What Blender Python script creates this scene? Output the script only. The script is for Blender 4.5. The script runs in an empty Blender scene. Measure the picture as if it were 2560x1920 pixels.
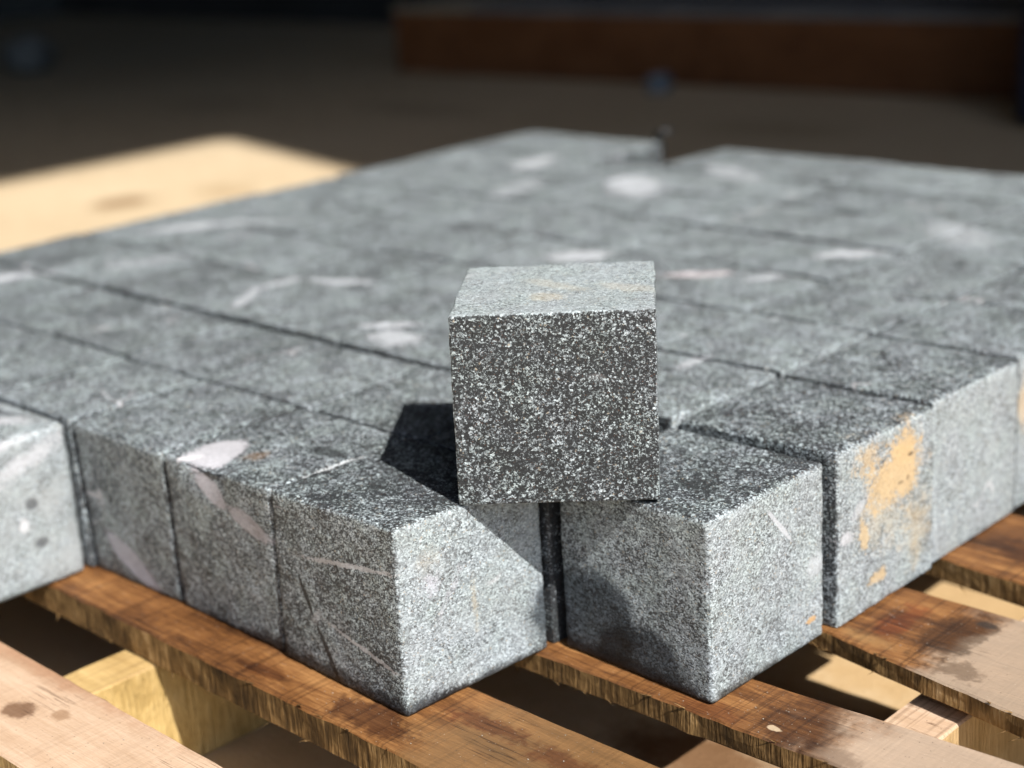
import bpy, math, random
from mathutils import Vector, Matrix, noise as mnoise

# ------------------------------------------------------------------ frame of reference
# measured in centimetres along the pallet: a (along the deck boards), b (along the bearers),
# z (0 = top of the stones); the floor lies GZ below it.  All geometry is built in metres.
GZ = -19.2
def W(a, b, z=0.0):
    return Vector((a / 100.0, b / 100.0, (z - GZ) / 100.0))

scene = bpy.context.scene
COL = scene.collection

# ------------------------------------------------------------------ camera
cam_d = bpy.data.cameras.new("camera")
cam = bpy.data.objects.new("camera", cam_d)
COL.objects.link(cam)
R_ = Vector((0.71787828, 0.69351791, -0.06069331))
U_ = Vector((-0.17058182, 0.25975578, 0.9504887))
F_ = Vector((-0.67494638, 0.67198202, -0.30477458))
m = Matrix((R_, U_, -F_)).transposed().to_4x4()
m.translation = W(56.32, -48.334, 31.071)
cam.matrix_world = m
cam_d.sensor_width = 36.0
cam_d.lens = 4107.95 / 2560.0 * 36.0
cam_d.clip_start = 0.05
cam_d.clip_end = 500.0
cam_d.dof.use_dof = True
cam_d.dof.focus_distance = 0.806
cam_d.dof.aperture_fstop = 4.6
scene.camera = cam

# ------------------------------------------------------------------ sky, sun, exposure
SUN = Vector((8.6, -1.95, 10.0)).normalized()
world = bpy.data.worlds.new("World")
scene.world = world
world.use_nodes = True
wn = world.node_tree
sky = wn.nodes.new("ShaderNodeTexSky")
sky.sky_type = 'NISHITA'
sky.sun_disc = False
sky.sun_elevation = math.asin(SUN.z)
sky.sun_rotation = math.atan2(SUN.x, SUN.y)
bg = wn.nodes["Background"]
wn.links.new(sky.outputs[0], bg.inputs[0])
bg.inputs[1].default_value = 0.15
sun_d = bpy.data.lights.new("sun", 'SUN')
sun_d.energy = 5.0
sun_d.angle = math.radians(0.5)
sun_d.color = (1.0, 0.97, 0.92)
sun = bpy.data.objects.new("sun", sun_d)
COL.objects.link(sun)
sun.location = (0, 0, 6)
sun.rotation_euler = SUN.to_track_quat('Z', 'Y').to_euler()
scene.view_settings.view_transform = 'Standard'
scene.view_settings.look = 'None'
scene.view_settings.exposure = 0.65
scene.view_settings.gamma = 1.0
scene.view_settings.use_curve_mapping = False
scene.cycles.use_denoising = True
scene.cycles.max_bounces = 6
scene.cycles.sample_clamp_indirect = 4.0

# ------------------------------------------------------------------ helpers
def tag(o, label=None, cat=None, group=None, kind=None):
    if label: o["label"] = label
    if cat: o["category"] = cat
    if group: o["group"] = group
    if kind: o["kind"] = kind
    return o

def link(name, verts, faces, mats, parent=None, loc=None, mat_idx=None, smooth=True, attrs=None):
    me = bpy.data.meshes.new(name)
    o = bpy.data.objects.new(name, me)
    loc = Vector(loc) if loc is not None else Vector((0, 0, 0))
    me.from_pydata([tuple(Vector(v) - loc) for v in verts], [], faces)
    for mt in (mats if isinstance(mats, (list, tuple)) else [mats]):
        me.materials.append(mt)
    if mat_idx:
        me.polygons.foreach_set("material_index", mat_idx)
    if smooth:
        me.polygons.foreach_set("use_smooth", [True] * len(faces))
    for k, vals in (attrs or {}).items():
        at = me.attributes.new(k, 'FLOAT', 'POINT')
        at.data.foreach_set("value", vals)
    me.update()
    COL.objects.link(o)
    if parent:
        o.parent = parent
        o.location = loc - parent.location
    else:
        o.location = loc
    return o

def empty(name, loc):
    o = bpy.data.objects.new(name, None)
    o.location = loc
    o.empty_display_size = 0.05
    COL.objects.link(o)
    return o

class NT:
    """tiny node builder"""
    def __init__(self, name):
        self.mat = bpy.data.materials.new(name)
        self.mat.use_nodes = True
        self.t = self.mat.node_tree
        self.b = self.t.nodes["Principled BSDF"]
    def n(self, typ, **kw):
        nd = self.t.nodes.new(typ)
        for k, v in kw.items():
            setattr(nd, k, v)
        return nd
    def put(self, sock, v):
        if hasattr(v, "is_output"):
            self.t.links.new(v, sock)
        else:
            sock.default_value = v
    def math(self, op, a, b=0.0, c=None, clamp=False):
        nd = self.n("ShaderNodeMath", operation=op, use_clamp=clamp)
        self.put(nd.inputs[0], a); self.put(nd.inputs[1], b)
        if c is not None: self.put(nd.inputs[2], c)
        return nd.outputs[0]
    def vmath(self, op, a, b=(0, 0, 0)):
        nd = self.n("ShaderNodeVectorMath", operation=op)
        self.put(nd.inputs[0], a)
        if op == 'SCALE': self.put(nd.inputs[3], b)
        else: self.put(nd.inputs[1], b)
        return nd.outputs["Value"] if op in ('LENGTH', 'DOT_PRODUCT', 'DISTANCE') else nd.outputs[0]
    def mapping(self, v, loc=(0, 0, 0), rot=(0, 0, 0), sc=(1, 1, 1), typ='POINT'):
        nd = self.n("ShaderNodeMapping", vector_type=typ)
        self.put(nd.inputs[0], v); nd.inputs[1].default_value = loc
        nd.inputs[2].default_value = rot; nd.inputs[3].default_value = sc
        return nd.outputs[0]
    def noise(self, v, sc, det=2.0, rough=0.5, dist=0.0, col=False):
        nd = self.n("ShaderNodeTexNoise")
        self.put(nd.inputs["Vector"], v); nd.inputs["Scale"].default_value = sc
        nd.inputs["Detail"].default_value = det; nd.inputs["Roughness"].default_value = rough
        nd.inputs["Distortion"].default_value = dist
        return nd.outputs["Color" if col else "Fac"]
    def voro(self, v, sc, out="Color", feature='F1'):
        nd = self.n("ShaderNodeTexVoronoi", feature=feature)
        self.put(nd.inputs["Vector"], v); nd.inputs["Scale"].default_value = sc
        return nd.outputs[out]
    def sep(self, v):
        nd = self.n("ShaderNodeSeparateXYZ"); self.put(nd.inputs[0], v)
        return nd.outputs
    def rng(self, v, a, b, c=0.0, d=1.0, smooth=True):
        nd = self.n("ShaderNodeMapRange", interpolation_type='SMOOTHSTEP' if smooth else 'LINEAR')
        for i, x in enumerate((v, a, b, c, d)):
            self.put(nd.inputs[i], x)
        return nd.outputs[0]
    def mix(self, f, a, b, mode='MIX'):
        nd = self.n("ShaderNodeMix", data_type='RGBA', blend_type=mode)
        self.put(nd.inputs[0], f)
        for i, x in ((6, a), (7, b)):
            if isinstance(x, tuple) and len(x) == 3: x = x + (1.0,)
            self.put(nd.inputs[i], x)
        return nd.outputs[2]
    def ramp(self, v, stops):
        nd = self.n("ShaderNodeValToRGB")
        el = nd.color_ramp.elements
        while len(el) < len(stops): el.new(0.5)
        for e, (p, c) in zip(el, stops):
            e.position = p; e.color = c + (1.0,) if len(c) == 3 else c
        self.put(nd.inputs[0], v)
        return nd.outputs[0]
    def bump(self, h, dist, strength=1.0, prev=None):
        nd = self.n("ShaderNodeBump")
        nd.inputs["Distance"].default_value = dist; nd.inputs["Strength"].default_value = strength
        self.put(nd.inputs["Height"], h)
        if prev: self.put(nd.inputs["Normal"], prev)
        return nd.outputs[0]
    def blob(self, pos, loc, rad, rot=(0, 0, 0), n=None, amp=0.5, soft=0.25):
        """mask of an irregular patch: inside an ellipsoid whose edge is broken up by noise"""
        q = self.mapping(pos, tuple(loc), rot, rad, 'TEXTURE')
        d = self.vmath('LENGTH', q)
        if n is not None:
            d = self.math('ADD', d, self.math('MULTIPLY', self.math('SUBTRACT', n, 0.5), amp))
        return self.rng(d, 1.0, 1.0 - soft, 0.0, 1.0)

# ------------------------------------------------------------------ materials
def granite(name, blobs=(), grain=1.0, flat=(1, 1, 1.25), dark=1.0, mottle=1.0, soft=1.0):
    """salt and pepper granite.  point attributes: tone = share of pale grains, dust = pale film"""
    g = NT(name)
    tc = g.n("ShaderNodeTexCoord").outputs["Object"]
    oi = g.n("ShaderNodeObjectInfo").outputs["Random"]
    geo = g.n("ShaderNodeNewGeometry").outputs["Position"]
    tone = g.n("ShaderNodeAttribute", attribute_name="tone").outputs["Fac"]
    dust = g.n("ShaderNodeAttribute", attribute_name="dust").outputs["Fac"]
    off = g.n("ShaderNodeCombineXYZ")
    g.put(off.inputs[0], g.math('MULTIPLY', oi, 7.0)); g.put(off.inputs[1], g.math('MULTIPLY', oi, 3.3))
    g.put(off.inputs[2], g.math('MULTIPLY', oi, 11.7))
    v = g.vmath('ADD', tc, off.outputs[0])
    rt = g.n("ShaderNodeVectorRotate", rotation_type='AXIS_ANGLE')
    g.put(rt.inputs["Vector"], v); rt.inputs["Axis"].default_value = (0.5, 0.8, 0.2)
    g.put(rt.inputs["Angle"], g.math('MULTIPLY', g.math('SUBTRACT', oi, 0.5), 1.0))
    v = rt.outputs[0]
    vs = g.mapping(v, sc=flat)
    wob = g.vmath('SCALE', g.vmath('SUBTRACT', g.noise(vs, 800 * grain, 2, col=True), (0.5, 0.5, 0.5)), 0.0010 / grain)
    vw = g.vmath('ADD', vs, wob)
    r1 = g.sep(g.voro(vw, 900 * grain))
    r2 = g.sep(g.voro(vw, 1900 * grain))
    clump = g.noise(vs, 150 * grain, 4, 0.65)
    coarse = g.sep(g.voro(vw, 430 * grain))
    big = g.noise(v, 34, 3, 0.55)
    val = g.math('ADD', g.math('MULTIPLY', r1[0], 0.62), g.math('MULTIPLY', r2[0], 0.38))
    val = g.math('ADD', val, g.math('MULTIPLY', g.math('SUBTRACT', clump, 0.5), 0.75 * mottle))
    val = g.math('ADD', val, g.math('MULTIPLY', g.rng(coarse[0], 0.82, 0.9), 0.22))
    val = g.math('SUBTRACT', val, g.math('MULTIPLY', g.rng(coarse[1], 0.84, 0.9), 0.20))
    val = g.math('ADD', val, g.math('MULTIPLY', g.math('SUBTRACT', big, 0.5), 0.7 * mottle))
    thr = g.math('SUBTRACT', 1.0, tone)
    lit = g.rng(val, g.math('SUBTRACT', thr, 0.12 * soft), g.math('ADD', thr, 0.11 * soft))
    darkc = g.mix(r2[1], (0.008, 0.009, 0.010), (0.048 * dark, 0.052 * dark, 0.056 * dark))
    palec = g.mix(g.math('POWER', r1[1], 1.5), (0.165, 0.19, 0.20), (0.53, 0.60, 0.625))
    palec = g.mix(g.rng(r1[2], 0.975, 0.99), palec, (0.34, 0.30, 0.24))
    col = g.mix(lit, darkc, palec)
    # rust flecks
    col = g.mix(g.math('MULTIPLY', g.rng(r2[2], 0.985, 0.993), 0.7), col, (0.13, 0.06, 0.035))
    # slow drift of hue through the stone
    hue = g.noise(v, 42, 3, 0.6)
    col = g.mix(1.0, col, g.ramp(hue, [(0.36, (0.96, 0.98, 0.955)), (0.5, (0.98, 0.985, 0.99)), (0.64, (1.0, 0.985, 1.01))]), 'MULTIPLY')
    # dusty film left by the saw
    dn = g.noise(v, 55, 4, 0.6)
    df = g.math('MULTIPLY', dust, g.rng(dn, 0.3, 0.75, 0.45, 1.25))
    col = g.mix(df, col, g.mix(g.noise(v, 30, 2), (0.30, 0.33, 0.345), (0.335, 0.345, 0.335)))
    # quartz veins, different on each stone
    vn = g.noise(v, 9.0, 3, 0.55, 0.6)
    ridge = g.rng(g.math('ABSOLUTE', g.math('SUBTRACT', vn, 0.5)), 0.012, 0.003)
    gate = g.rng(g.noise(v, 14.0, 2), 0.60, 0.68)
    vein = g.math('MULTIPLY', ridge, gate)
    col = g.mix(g.math('MULTIPLY', vein, 0.6), col, (0.52, 0.51, 0.53))
    rough = g.rng(lit, 0, 1, 0.62, 0.5)
    if blobs:
        n1 = g.noise(geo, 85, 4, 0.66)
        n2 = g.noise(geo, 700, 3, 0.6)
        nn = g.math('ADD', g.math('MULTIPLY', n1, 0.55), g.math('MULTIPLY', n2, 0.45))
        nn = g.math('ADD', g.math('MULTIPLY', g.math('SUBTRACT', nn, 0.5), 1.9), 0.5)
        nn = g.math('SUBTRACT', nn, g.math('MULTIPLY', g.math('SUBTRACT', val, 0.5), 0.22))
        for bl in blobs:
            mk = g.blob(geo, W(*bl['p']), tuple(x / 100 for x in bl['r']), bl.get('rot', (0, 0, 0)), nn,
                        bl.get('amp', 1.2), bl.get('soft', 0.25))
            mk = g.math('MULTIPLY', mk, bl.get('k', 0.9))
            c2 = bl['c']
            if bl.get('mul'):
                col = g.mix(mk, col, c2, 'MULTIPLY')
            else:
                tex = g.mix(g.rng(n2, 0.35, 0.65), tuple(x * 0.82 for x in c2), c2)
                col = g.mix(mk, col, tex)
    g.put(g.b.inputs["Base Color"], col)
    g.put(g.b.inputs["Roughness"], rough)
    g.b.inputs["Specular IOR Level"].default_value = 0.35
    h = g.math('ADD', g.math('MULTIPLY', lit, 0.5), g.noise(vs, 900, 3, 0.7))
    nb = g.bump(h, 0.0004, 0.55)
    nb = g.bump(clump, 0.0010, 0.5, nb)
    g.put(g.b.inputs["Normal"], nb)
    return g.mat

QZ = (0.48, 0.50, 0.53)
def seg(p0, p1, w, **kw):
    """a thin streak from p0 to p1 lying on a face (a, b, z in cm)"""
    d = Vector(p1) - Vector(p0)
    mid = (Vector(p1) + Vector(p0)) / 2
    e = d.to_track_quat('X', 'Z').to_euler()
    top = abs(p0[2]) < 0.3 and abs(p1[2]) < 0.3
    return dict(p=tuple(mid), r=(d.length / 2, w if top else 1.0, 1.0 if top else w), rot=tuple(e), **kw)

TOP_BLOBS = [
    dict(p=(-71.9, 37.9, 0), r=(1.4, 5.0, 1.5), c=QZ, rot=(0, 0, -0.5)),
    dict(p=(-68, 41.9, 0), r=(1.0, 5.5, 1.5), c=QZ, rot=(0, 0, -0.9), k=0.4),
    seg((-43.1, 21.4, 0), (-46.4, 26.6, 0), 0.7, c=QZ, amp=0.8, k=0.75),
    seg((-46.4, 26.0, 0), (-46.0, 31.0, 0), 0.8, c=QZ, amp=0.8, k=0.75),
    seg((-46.2, 30.4, 0), (-39.8, 33.2, 0), 0.9, c=QZ, amp=0.8, k=0.8),
    dict(p=(-26.5, 22.9, 0), r=(2.6, 1.6, 1.5), c=QZ, amp=1.4, k=0.8),
    dict(p=(-29.0, 25.2, 0), r=(2.6, 0.8, 1.5), c=QZ, amp=1.2, rot=(0, 0, 0.6)),
    dict(p=(-31.6, 47.6, 0), r=(3.2, 2.0, 1.5), c=QZ, rot=(0, 0, 0.7)),
    dict(p=(-64.3, 77.3, 0), r=(2.0, 4.2, 1.5), c=QZ, rot=(0, 0, 0.3)),
    dict(p=(-46.4, 72.4, 0), r=(3.0, 5.6, 1.5), c=QZ, rot=(0, 0, 0.9)),
    dict(p=(-55.3, 85.2, 0), r=(3.8, 4.0, 1.5), c=QZ, k=0.85),
    dict(p=(-41.3, 81.5, 0), r=(2.0, 5.5, 1.5), c=QZ, rot=(0, 0, 1.1), k=0.6),
    dict(p=(-13.4, 59.0, 0), r=(2.8, 1.4, 1.5), c=QZ, rot=(0, 0, 0.7)),
    dict(p=(-69.5, 16.6, 0), r=(1.6, 5.0, 1.5), c=QZ, rot=(0, 0, -0.5), amp=0.8),
    dict(p=(-63, 27.6, 0), r=(1.4, 4.6, 1.5), c=QZ, rot=(0, 0, -0.3), k=0.4),
    dict(p=(-19.4, 47.4, 0), r=(3.4, 1.0, 1.5), c=(0.62, 0.56, 0.58), rot=(0, 0, 0.6), k=0.7),
    dict(p=(-14.5, 49.4, 0), r=(2.0, 1.0, 1.5), c=QZ, rot=(0, 0, 1.1), k=0.7),
    dict(p=(-56, 66.3, 0), r=(2.2, 4.8, 1.5), c=QZ, rot=(0, 0, 0.2), k=0.4),
    dict(p=(-5.6, 29.6, 0), r=(0.6, 1.6, 1.5), c=QZ, k=0.7),
    dict(p=(-9.4, 69, 0), r=(2.4, 5.0, 1.5), c=QZ, rot=(0, 0, 0.9), k=0.45),
    dict(p=(-18, 33, 0), r=(2.0, 1.2, 1.5), c=QZ, k=0.35),
]
HERO_BLOBS = [
    # pale inclusion on the second stone of the front row and the chipped band below it
    dict(p=(-17.9, 1.7, -0.2), r=(1.65, 2.0, 1.2), c=(0.50, 0.49, 0.52), rot=(0, 0, 0.3), amp=0.9, soft=0.12),
    seg((-19.4, -0.2, 0), (-18.1, 1.0, 0), 0.22, c=(0.6, 0.58, 0.6), amp=0.5),
    seg((-18.2, -0.2, -0.5), (-14.6, -0.3, -2.2), 0.62, c=(0.36, 0.34, 0.36), amp=0.8, k=0.85),
    seg((-14.9, -0.3, -2.0), (-10.9, -0.3, -3.3), 0.62, c=(0.36, 0.34, 0.36), amp=0.8, k=0.8),
    dict(p=(-15.5, 2.6, 0), r=(0.9, 1.0, 0.6), c=(0.25, 0.14, 0.06), amp=1.9, k=0.35, soft=0.6),
    # pale triangle low on the third stone
    seg((-29.6, -0.4, -6.6), (-22.6, -0.2, -10.6), 1.15, c=(0.40, 0.40, 0.45), amp=0.35, soft=0.2, k=0.85),
    # crack and thin white lines on the front stone
    seg((-9.0, -0.4, -4.2), (-7.9, -0.4, -6.8), 0.20, c=(0.02, 0.02, 0.02), amp=0.4),
    seg((-7.9, -0.4, -6.7), (-6.0, -0.4, -10.2), 0.22, c=(0.02, 0.02, 0.02), amp=0.4),
    seg((-8.4, -0.4, -3.2), (-0.8, -0.4, -2.2), 0.16, c=(0.5, 0.49, 0.5), amp=1.6, k=0.7),
    seg((-7.0, -0.4, -6.5), (-0.8, -0.4, -7.8), 0.16, c=(0.5, 0.49, 0.5), amp=1.6, k=0.7),
    # ochre and lilac marks on its bright side
    dict(p=(0, 1.6, -2.0), r=(0.8, 1.5, 1.2), c=(0.42, 0.34, 0.22), amp=1.4, k=0.3, soft=0.9),
    dict(p=(0, 1.7, -3.4), r=(0.8, 0.8, 1.0), c=(0.58, 0.57, 0.64), amp=1.4, k=0.6, soft=0.6),
    dict(p=(0, 4.4, -5.4), r=(0.8, 0.3, 2.0), c=(0.42, 0.34, 0.22), amp=1.6, k=0.45, soft=0.6),
    seg((0, 1.2, -6.4), (0, 4.2, -2.4), 0.4, c=(0.52, 0.51, 0.55), amp=1.6, k=0.5, soft=0.6),
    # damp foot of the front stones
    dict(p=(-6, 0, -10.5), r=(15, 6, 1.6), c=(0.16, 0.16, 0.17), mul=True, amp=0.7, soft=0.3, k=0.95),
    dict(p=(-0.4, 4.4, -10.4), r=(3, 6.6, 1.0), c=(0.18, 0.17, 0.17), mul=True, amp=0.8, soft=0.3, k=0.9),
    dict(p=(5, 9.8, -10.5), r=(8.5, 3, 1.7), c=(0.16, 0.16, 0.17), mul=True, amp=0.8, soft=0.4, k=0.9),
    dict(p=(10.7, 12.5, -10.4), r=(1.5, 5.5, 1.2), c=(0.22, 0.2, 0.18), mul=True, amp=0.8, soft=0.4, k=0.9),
    # two overlapping darker patches low on the left side of the right front stone
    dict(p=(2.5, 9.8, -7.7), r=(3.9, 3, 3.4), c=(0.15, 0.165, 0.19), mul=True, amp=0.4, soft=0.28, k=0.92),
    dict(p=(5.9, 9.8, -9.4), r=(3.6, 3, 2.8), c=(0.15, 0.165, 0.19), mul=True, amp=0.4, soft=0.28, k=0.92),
    # white vein and small ochre spot on the right front stone
    seg((10.8, 14.2, -0.6), (10.8, 16.9, -3.6), 0.15, c=QZ, amp=1.2),
    dict(p=(10.8, 18.9, -5.6), r=(0.8, 1.0, 0.8), c=QZ, amp=1.6, k=0.6, soft=0.5),
    dict(p=(10.8, 18.4, -8.6), r=(0.6, 0.5, 0.22), c=(0.55, 0.33, 0.14), amp=1.4, k=0.8),
    # clay smears on the next stone
    dict(p=(10.8, 26.3, -2.8), r=(1.5, 3.1, 2.2), c=(0.56, 0.395, 0.21), amp=1.6, soft=0.4, k=0.9),
    dict(p=(10.8, 27.5, -1.3), r=(1.5, 1.7, 1.3), c=(0.56, 0.395, 0.21), amp=1.9, soft=0.5, k=0.85),
    dict(p=(10.8, 27.9, -2.0), r=(1.5, 0.35, 0.13), c=(0.08, 0.045, 0.02), amp=1.0, soft=0.4, k=0.8),
    dict(p=(10.8, 26.9, -3.4), r=(1.5, 0.3, 0.1), c=(0.12, 0.07, 0.03), amp=1.2, soft=0.4, k=0.8),
    dict(p=(10.8, 27.6, -3.3), r=(1.5, 0.16, 0.2), c=(0.12, 0.07, 0.03), amp=1.2, soft=0.4, k=0.8),
    dict(p=(10.6, 23.3, -0.9), r=(1.2, 1.6, 1.0), c=(0.54, 0.39, 0.22), amp=2.2, soft=0.6, k=0.65),
    dict(p=(10.6, 23.2, -5.5), r=(1.2, 0.5, 1.1), c=(0.54, 0.39, 0.21), amp=1.9, soft=0.4, k=0.75),
    dict(p=(10.6, 24.6, -8.3), r=(1.2, 1.0, 0.5), c=(0.54, 0.39, 0.21), amp=2.0, soft=0.4, k=0.75),
    dict(p=(10.6, 28.6, -6.6), r=(1.2, 2.0, 3.2), c=(0.5, 0.38, 0.22), amp=1.6, soft=0.8, k=0.5),
    dict(p=(10.6, 25.6, -4.2), r=(1.2, 3.6, 3.2), c=(0.5, 0.40, 0.26), amp=1.9, soft=0.6, k=0.35),
    seg((10.6, 21.6, -4.2), (10.6, 23.6, -3.0), 0.4, c=QZ, amp=1.4, k=0.6),
    dict(p=(10.6, 21.4, -4.9), r=(1.2, 0.7, 0.5), c=(0.55, 0.55, 0.58), amp=1.6, k=0.7),
    dict(p=(10.4, 42.0, -3.2), r=(1.2, 0.9, 2.4), c=(0.6, 0.45, 0.28), amp=1.4, k=0.6, soft=0.6),
    # dark scuffs along the top joint
    dict(p=(-12.3, 5.4, 0), r=(2.4, 0.8, 0.7), c=(0.2, 0.2, 0.2), mul=True, amp=1.2, soft=0.6, k=0.8),
    seg((-10.6, 2.2, 0), (-10.3, 6.6, 0), 0.35, c=(0.6, 0.62, 0.63), amp=1.6, k=0.6),
]
MARBLE_BLOBS = [
    seg((-30.4, -8.2, -3.2), (-30.4, 1.0, -0.2), 0.8, c=(0.55, 0.55, 0.58), amp=1.5, soft=0.8, k=0.6),
    seg((-30.4, -9.0, -1.0), (-30.4, -2.0, 0.1), 0.5, c=(0.55, 0.55, 0.58), amp=1.5, soft=0.8, k=0.6),
    seg((-38, -5.0, 0), (-30.4, -0.6, 0), 1.0, c=(0.55, 0.55, 0.58), amp=1.5, soft=0.8, k=0.65),
    seg((-42, -4.0, 0), (-33.4, -1.2, 0), 0.5, c=(0.05, 0.05, 0.06), amp=1.2, soft=0.6, k=0.8),
    dict(p=(-30.4, -3.5, -4.4), r=(1, 0.55, 0.5), c=(0.05, 0.05, 0.055), amp=0.8, soft=0.5, k=0.7),
    dict(p=(-30.4, -3.2, -7.0), r=(1, 0.6, 0.4), c=(0.05, 0.05, 0.055), amp=0.8, soft=0.5, k=0.7),
    dict(p=(-30.4, -4.2, -5.6), r=(1, 0.5, 0.6), c=(0.66, 0.66, 0.68), amp=0.8, soft=0.6, k=0.7),
]
for bl in TOP_BLOBS:
    bl['k'] = bl.get('k', 0.9)
    bl['amp'] = max(1.7, bl.get('amp', 1.2))
    bl['soft'] = 0.3
M_FIELD = granite("granite_sett_grey", TOP_BLOBS, 1.1, soft=1.45)
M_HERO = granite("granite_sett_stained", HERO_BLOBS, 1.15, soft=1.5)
M_MARBLE = granite("granite_sett_streaked", MARBLE_BLOBS, 1.1, soft=1.6)
CUBE_BLOBS = [dict(p=(1.2, 9.6, 10.1), r=(1.2, 1.0, 0.8), c=(0.55, 0.47, 0.33), amp=1.6, k=0.35, soft=0.6),
              dict(p=(0.0, 11.5, 10.1), r=(2.4, 0.8, 0.8), c=(0.50, 0.45, 0.36), amp=1.6, k=0.3, soft=0.6),
              dict(p=(3.5, 13, 10.1), r=(2.4, 1.0, 0.8), c=(0.50, 0.45, 0.36), amp=1.6, k=0.3, soft=0.6)]
M_CUBE = granite("granite_cube", CUBE_BLOBS, 1.3, (1, 1, 1), 0.55, 0.5, 1.8)

def wood(name, stops, stains=(), weather=None, saw=0.8):
    """board face, grain along the object's x; stops = colour ramp over the grain; weather = (x0, x1, colour)"""
    g = NT(name)
    tc = g.n("ShaderNodeTexCoord").outputs["Object"]
    geo = g.n("ShaderNodeNewGeometry").outputs["Position"]
    oi = g.n("ShaderNodeObjectInfo").outputs["Random"]
    off = g.n("ShaderNodeCombineXYZ"); g.put(off.inputs[0], g.math('MULTIPLY', oi, 5.0)); g.put(off.inputs[1], oi)
    v = g.vmath('ADD', tc, off.outputs[0])
    g1 = g.noise(g.mapping(v, sc=(5, 90, 60)), 1.0, 4, 0.6, 0.8)
    g2 = g.noise(g.mapping(v, sc=(70, 1300, 800)), 1.0, 4, 0.7)
    blot = g.noise(g.mapping(v, sc=(1, 2.0, 1)), 14, 4, 0.6)
    s = g.math('ADD', g.math('ADD', g.math('MULTIPLY', g1, 0.38), g.math('MULTIPLY', g2, 0.34)), g.math('MULTIPLY', blot, 0.30))
    col = g.ramp(s, stops)
    pore = g.noise(v, 700, 2, 0.6)
    s = g.math('ADD', s, g.math('MULTIPLY', g.math('SUBTRACT', pore, 0.5), 0.10))
    sawn = g.noise(g.mapping(v, rot=(0, 0, 0.12), sc=(430, 9, 9)), 1.0, 2, 0.5)
    col = g.mix(g.math('MULTIPLY', g.rng(sawn, 0.52, 0.66), 0.62 * saw), col, (0.25, 0.2, 0.15), 'MULTIPLY')
    edge = g.noise(geo, 26, 4, 0.6)
    fine = g.noise(geo, 220, 3, 0.6)
    nn = g.math('ADD', g.math('MULTIPLY', edge, 0.7), g.math('MULTIPLY', fine, 0.3))
    if weather:
        for x0, x1, c, k in weather:
            xs = g.math('ADD', g.sep(geo)[0], g.math('MULTIPLY', g.math('SUBTRACT', edge, 0.5), 0.12))
            mk = g.math('MULTIPLY', g.rng(xs, x0 / 100, x1 / 100), k)
            cc = g.mix(s, tuple(x * 0.62 for x in c), tuple(min(1, x * 1.25) for x in c))
            col = g.mix(mk, col, cc)
    for bl in stains:
        mk = g.blob(geo, W(*bl['p']), tuple(x / 100 for x in bl['r']), bl.get('rot', (0, 0, 0)), nn, bl.get('amp', 1.4) * 2.0, bl.get('soft', 0.5))
        mk = g.math('MULTIPLY', mk, bl.get('k', 0.8))
        col = g.mix(mk, col, bl['c'], 'MULTIPLY' if bl.get('mul') else 'MIX')
    # drying cracks along the grain
    ck = g.noise(g.mapping(v, sc=(7, 260, 140)), 1.0, 3, 0.55, 0.4)
    ckm = g.math('MULTIPLY', g.rng(g.math('ABSOLUTE', g.math('SUBTRACT', ck, 0.5)), 0.018, 0.004), g.rng(g.noise(v, 18, 2), 0.54, 0.62))
    col = g.mix(g.math('MULTIPLY', ckm, 0.75), col, (0.25, 0.2, 0.16), 'MULTIPLY')
    # pores and dust specks
    cell = g.sep(g.voro(geo, 620))
    dcell = g.voro(geo, 620, "Distance")
    speck = g.math('MULTIPLY', g.rng(cell[0], 0.93, 0.95), g.rng(dcell, 0.28, 0.16))
    col = g.mix(g.math('MULTIPLY', speck, 0.7), col, (0.06, 0.04, 0.03))
    speck2 = g.math('MULTIPLY', g.rng(cell[1], 0.955, 0.965), g.rng(dcell, 0.25, 0.15))
    col = g.mix(g.math('MULTIPLY', speck2, 0.3), col, (0.62, 0.55, 0.45))
    g.put(g.b.inputs["Base Color"], col)
    g.put(g.b.inputs["Roughness"], g.rng(blot, 0.3, 0.7, 0.5, 0.75))
    g.b.inputs["Specular IOR Level"].default_value = 0.3
    h = g.math('ADD', g.math('MULTIPLY', g2, 0.7), g.math('MULTIPLY', sawn, 0.5))
    nb = g.bump(h, 0.0007, 0.8)
    nb = g.bump(g1, 0.0015, 0.6, nb)
    g.put(g.b.inputs["Normal"], nb)
    return g.mat

def sawn_edge(name, stops):
    """rough sawn narrow side with upright tooth marks"""
    g = NT(name)
    tc = g.n("ShaderNodeTexCoord").outputs["Object"]
    oi = g.n("ShaderNodeObjectInfo").outputs["Random"]
    off = g.n("ShaderNodeCombineXYZ"); g.put(off.inputs[0], g.math('MULTIPLY', oi, 5.0))
    v = g.vmath('ADD', tc, off.outputs[0])
    s1 = g.noise(g.mapping(v, sc=(430, 430, 30)), 1.0, 3, 0.65)
    s2 = g.noise(g.mapping(v, sc=(70, 70, 50)), 1.0, 3, 0.6)
    s3 = g.noise(v, 16, 2, 0.5)
    s = g.math('ADD', g.math('ADD', g.math('MULTIPLY', s1, 0.36), g.math('MULTIPLY', s2, 0.34)), g.math('MULTIPLY', s3, 0.33))
    g.put(g.b.inputs["Base Color"], g.ramp(s, stops))
    g.b.inputs["Roughness"].default_value = 0.75
    g.b.inputs["Specular IOR Level"].default_value = 0.2
    nb = g.bump(s1, 0.0022, 1.0)
    nb = g.bump(s2, 0.003, 0.8, nb)
    g.put(g.b.inputs["Normal"], nb)
    return g.mat

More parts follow.
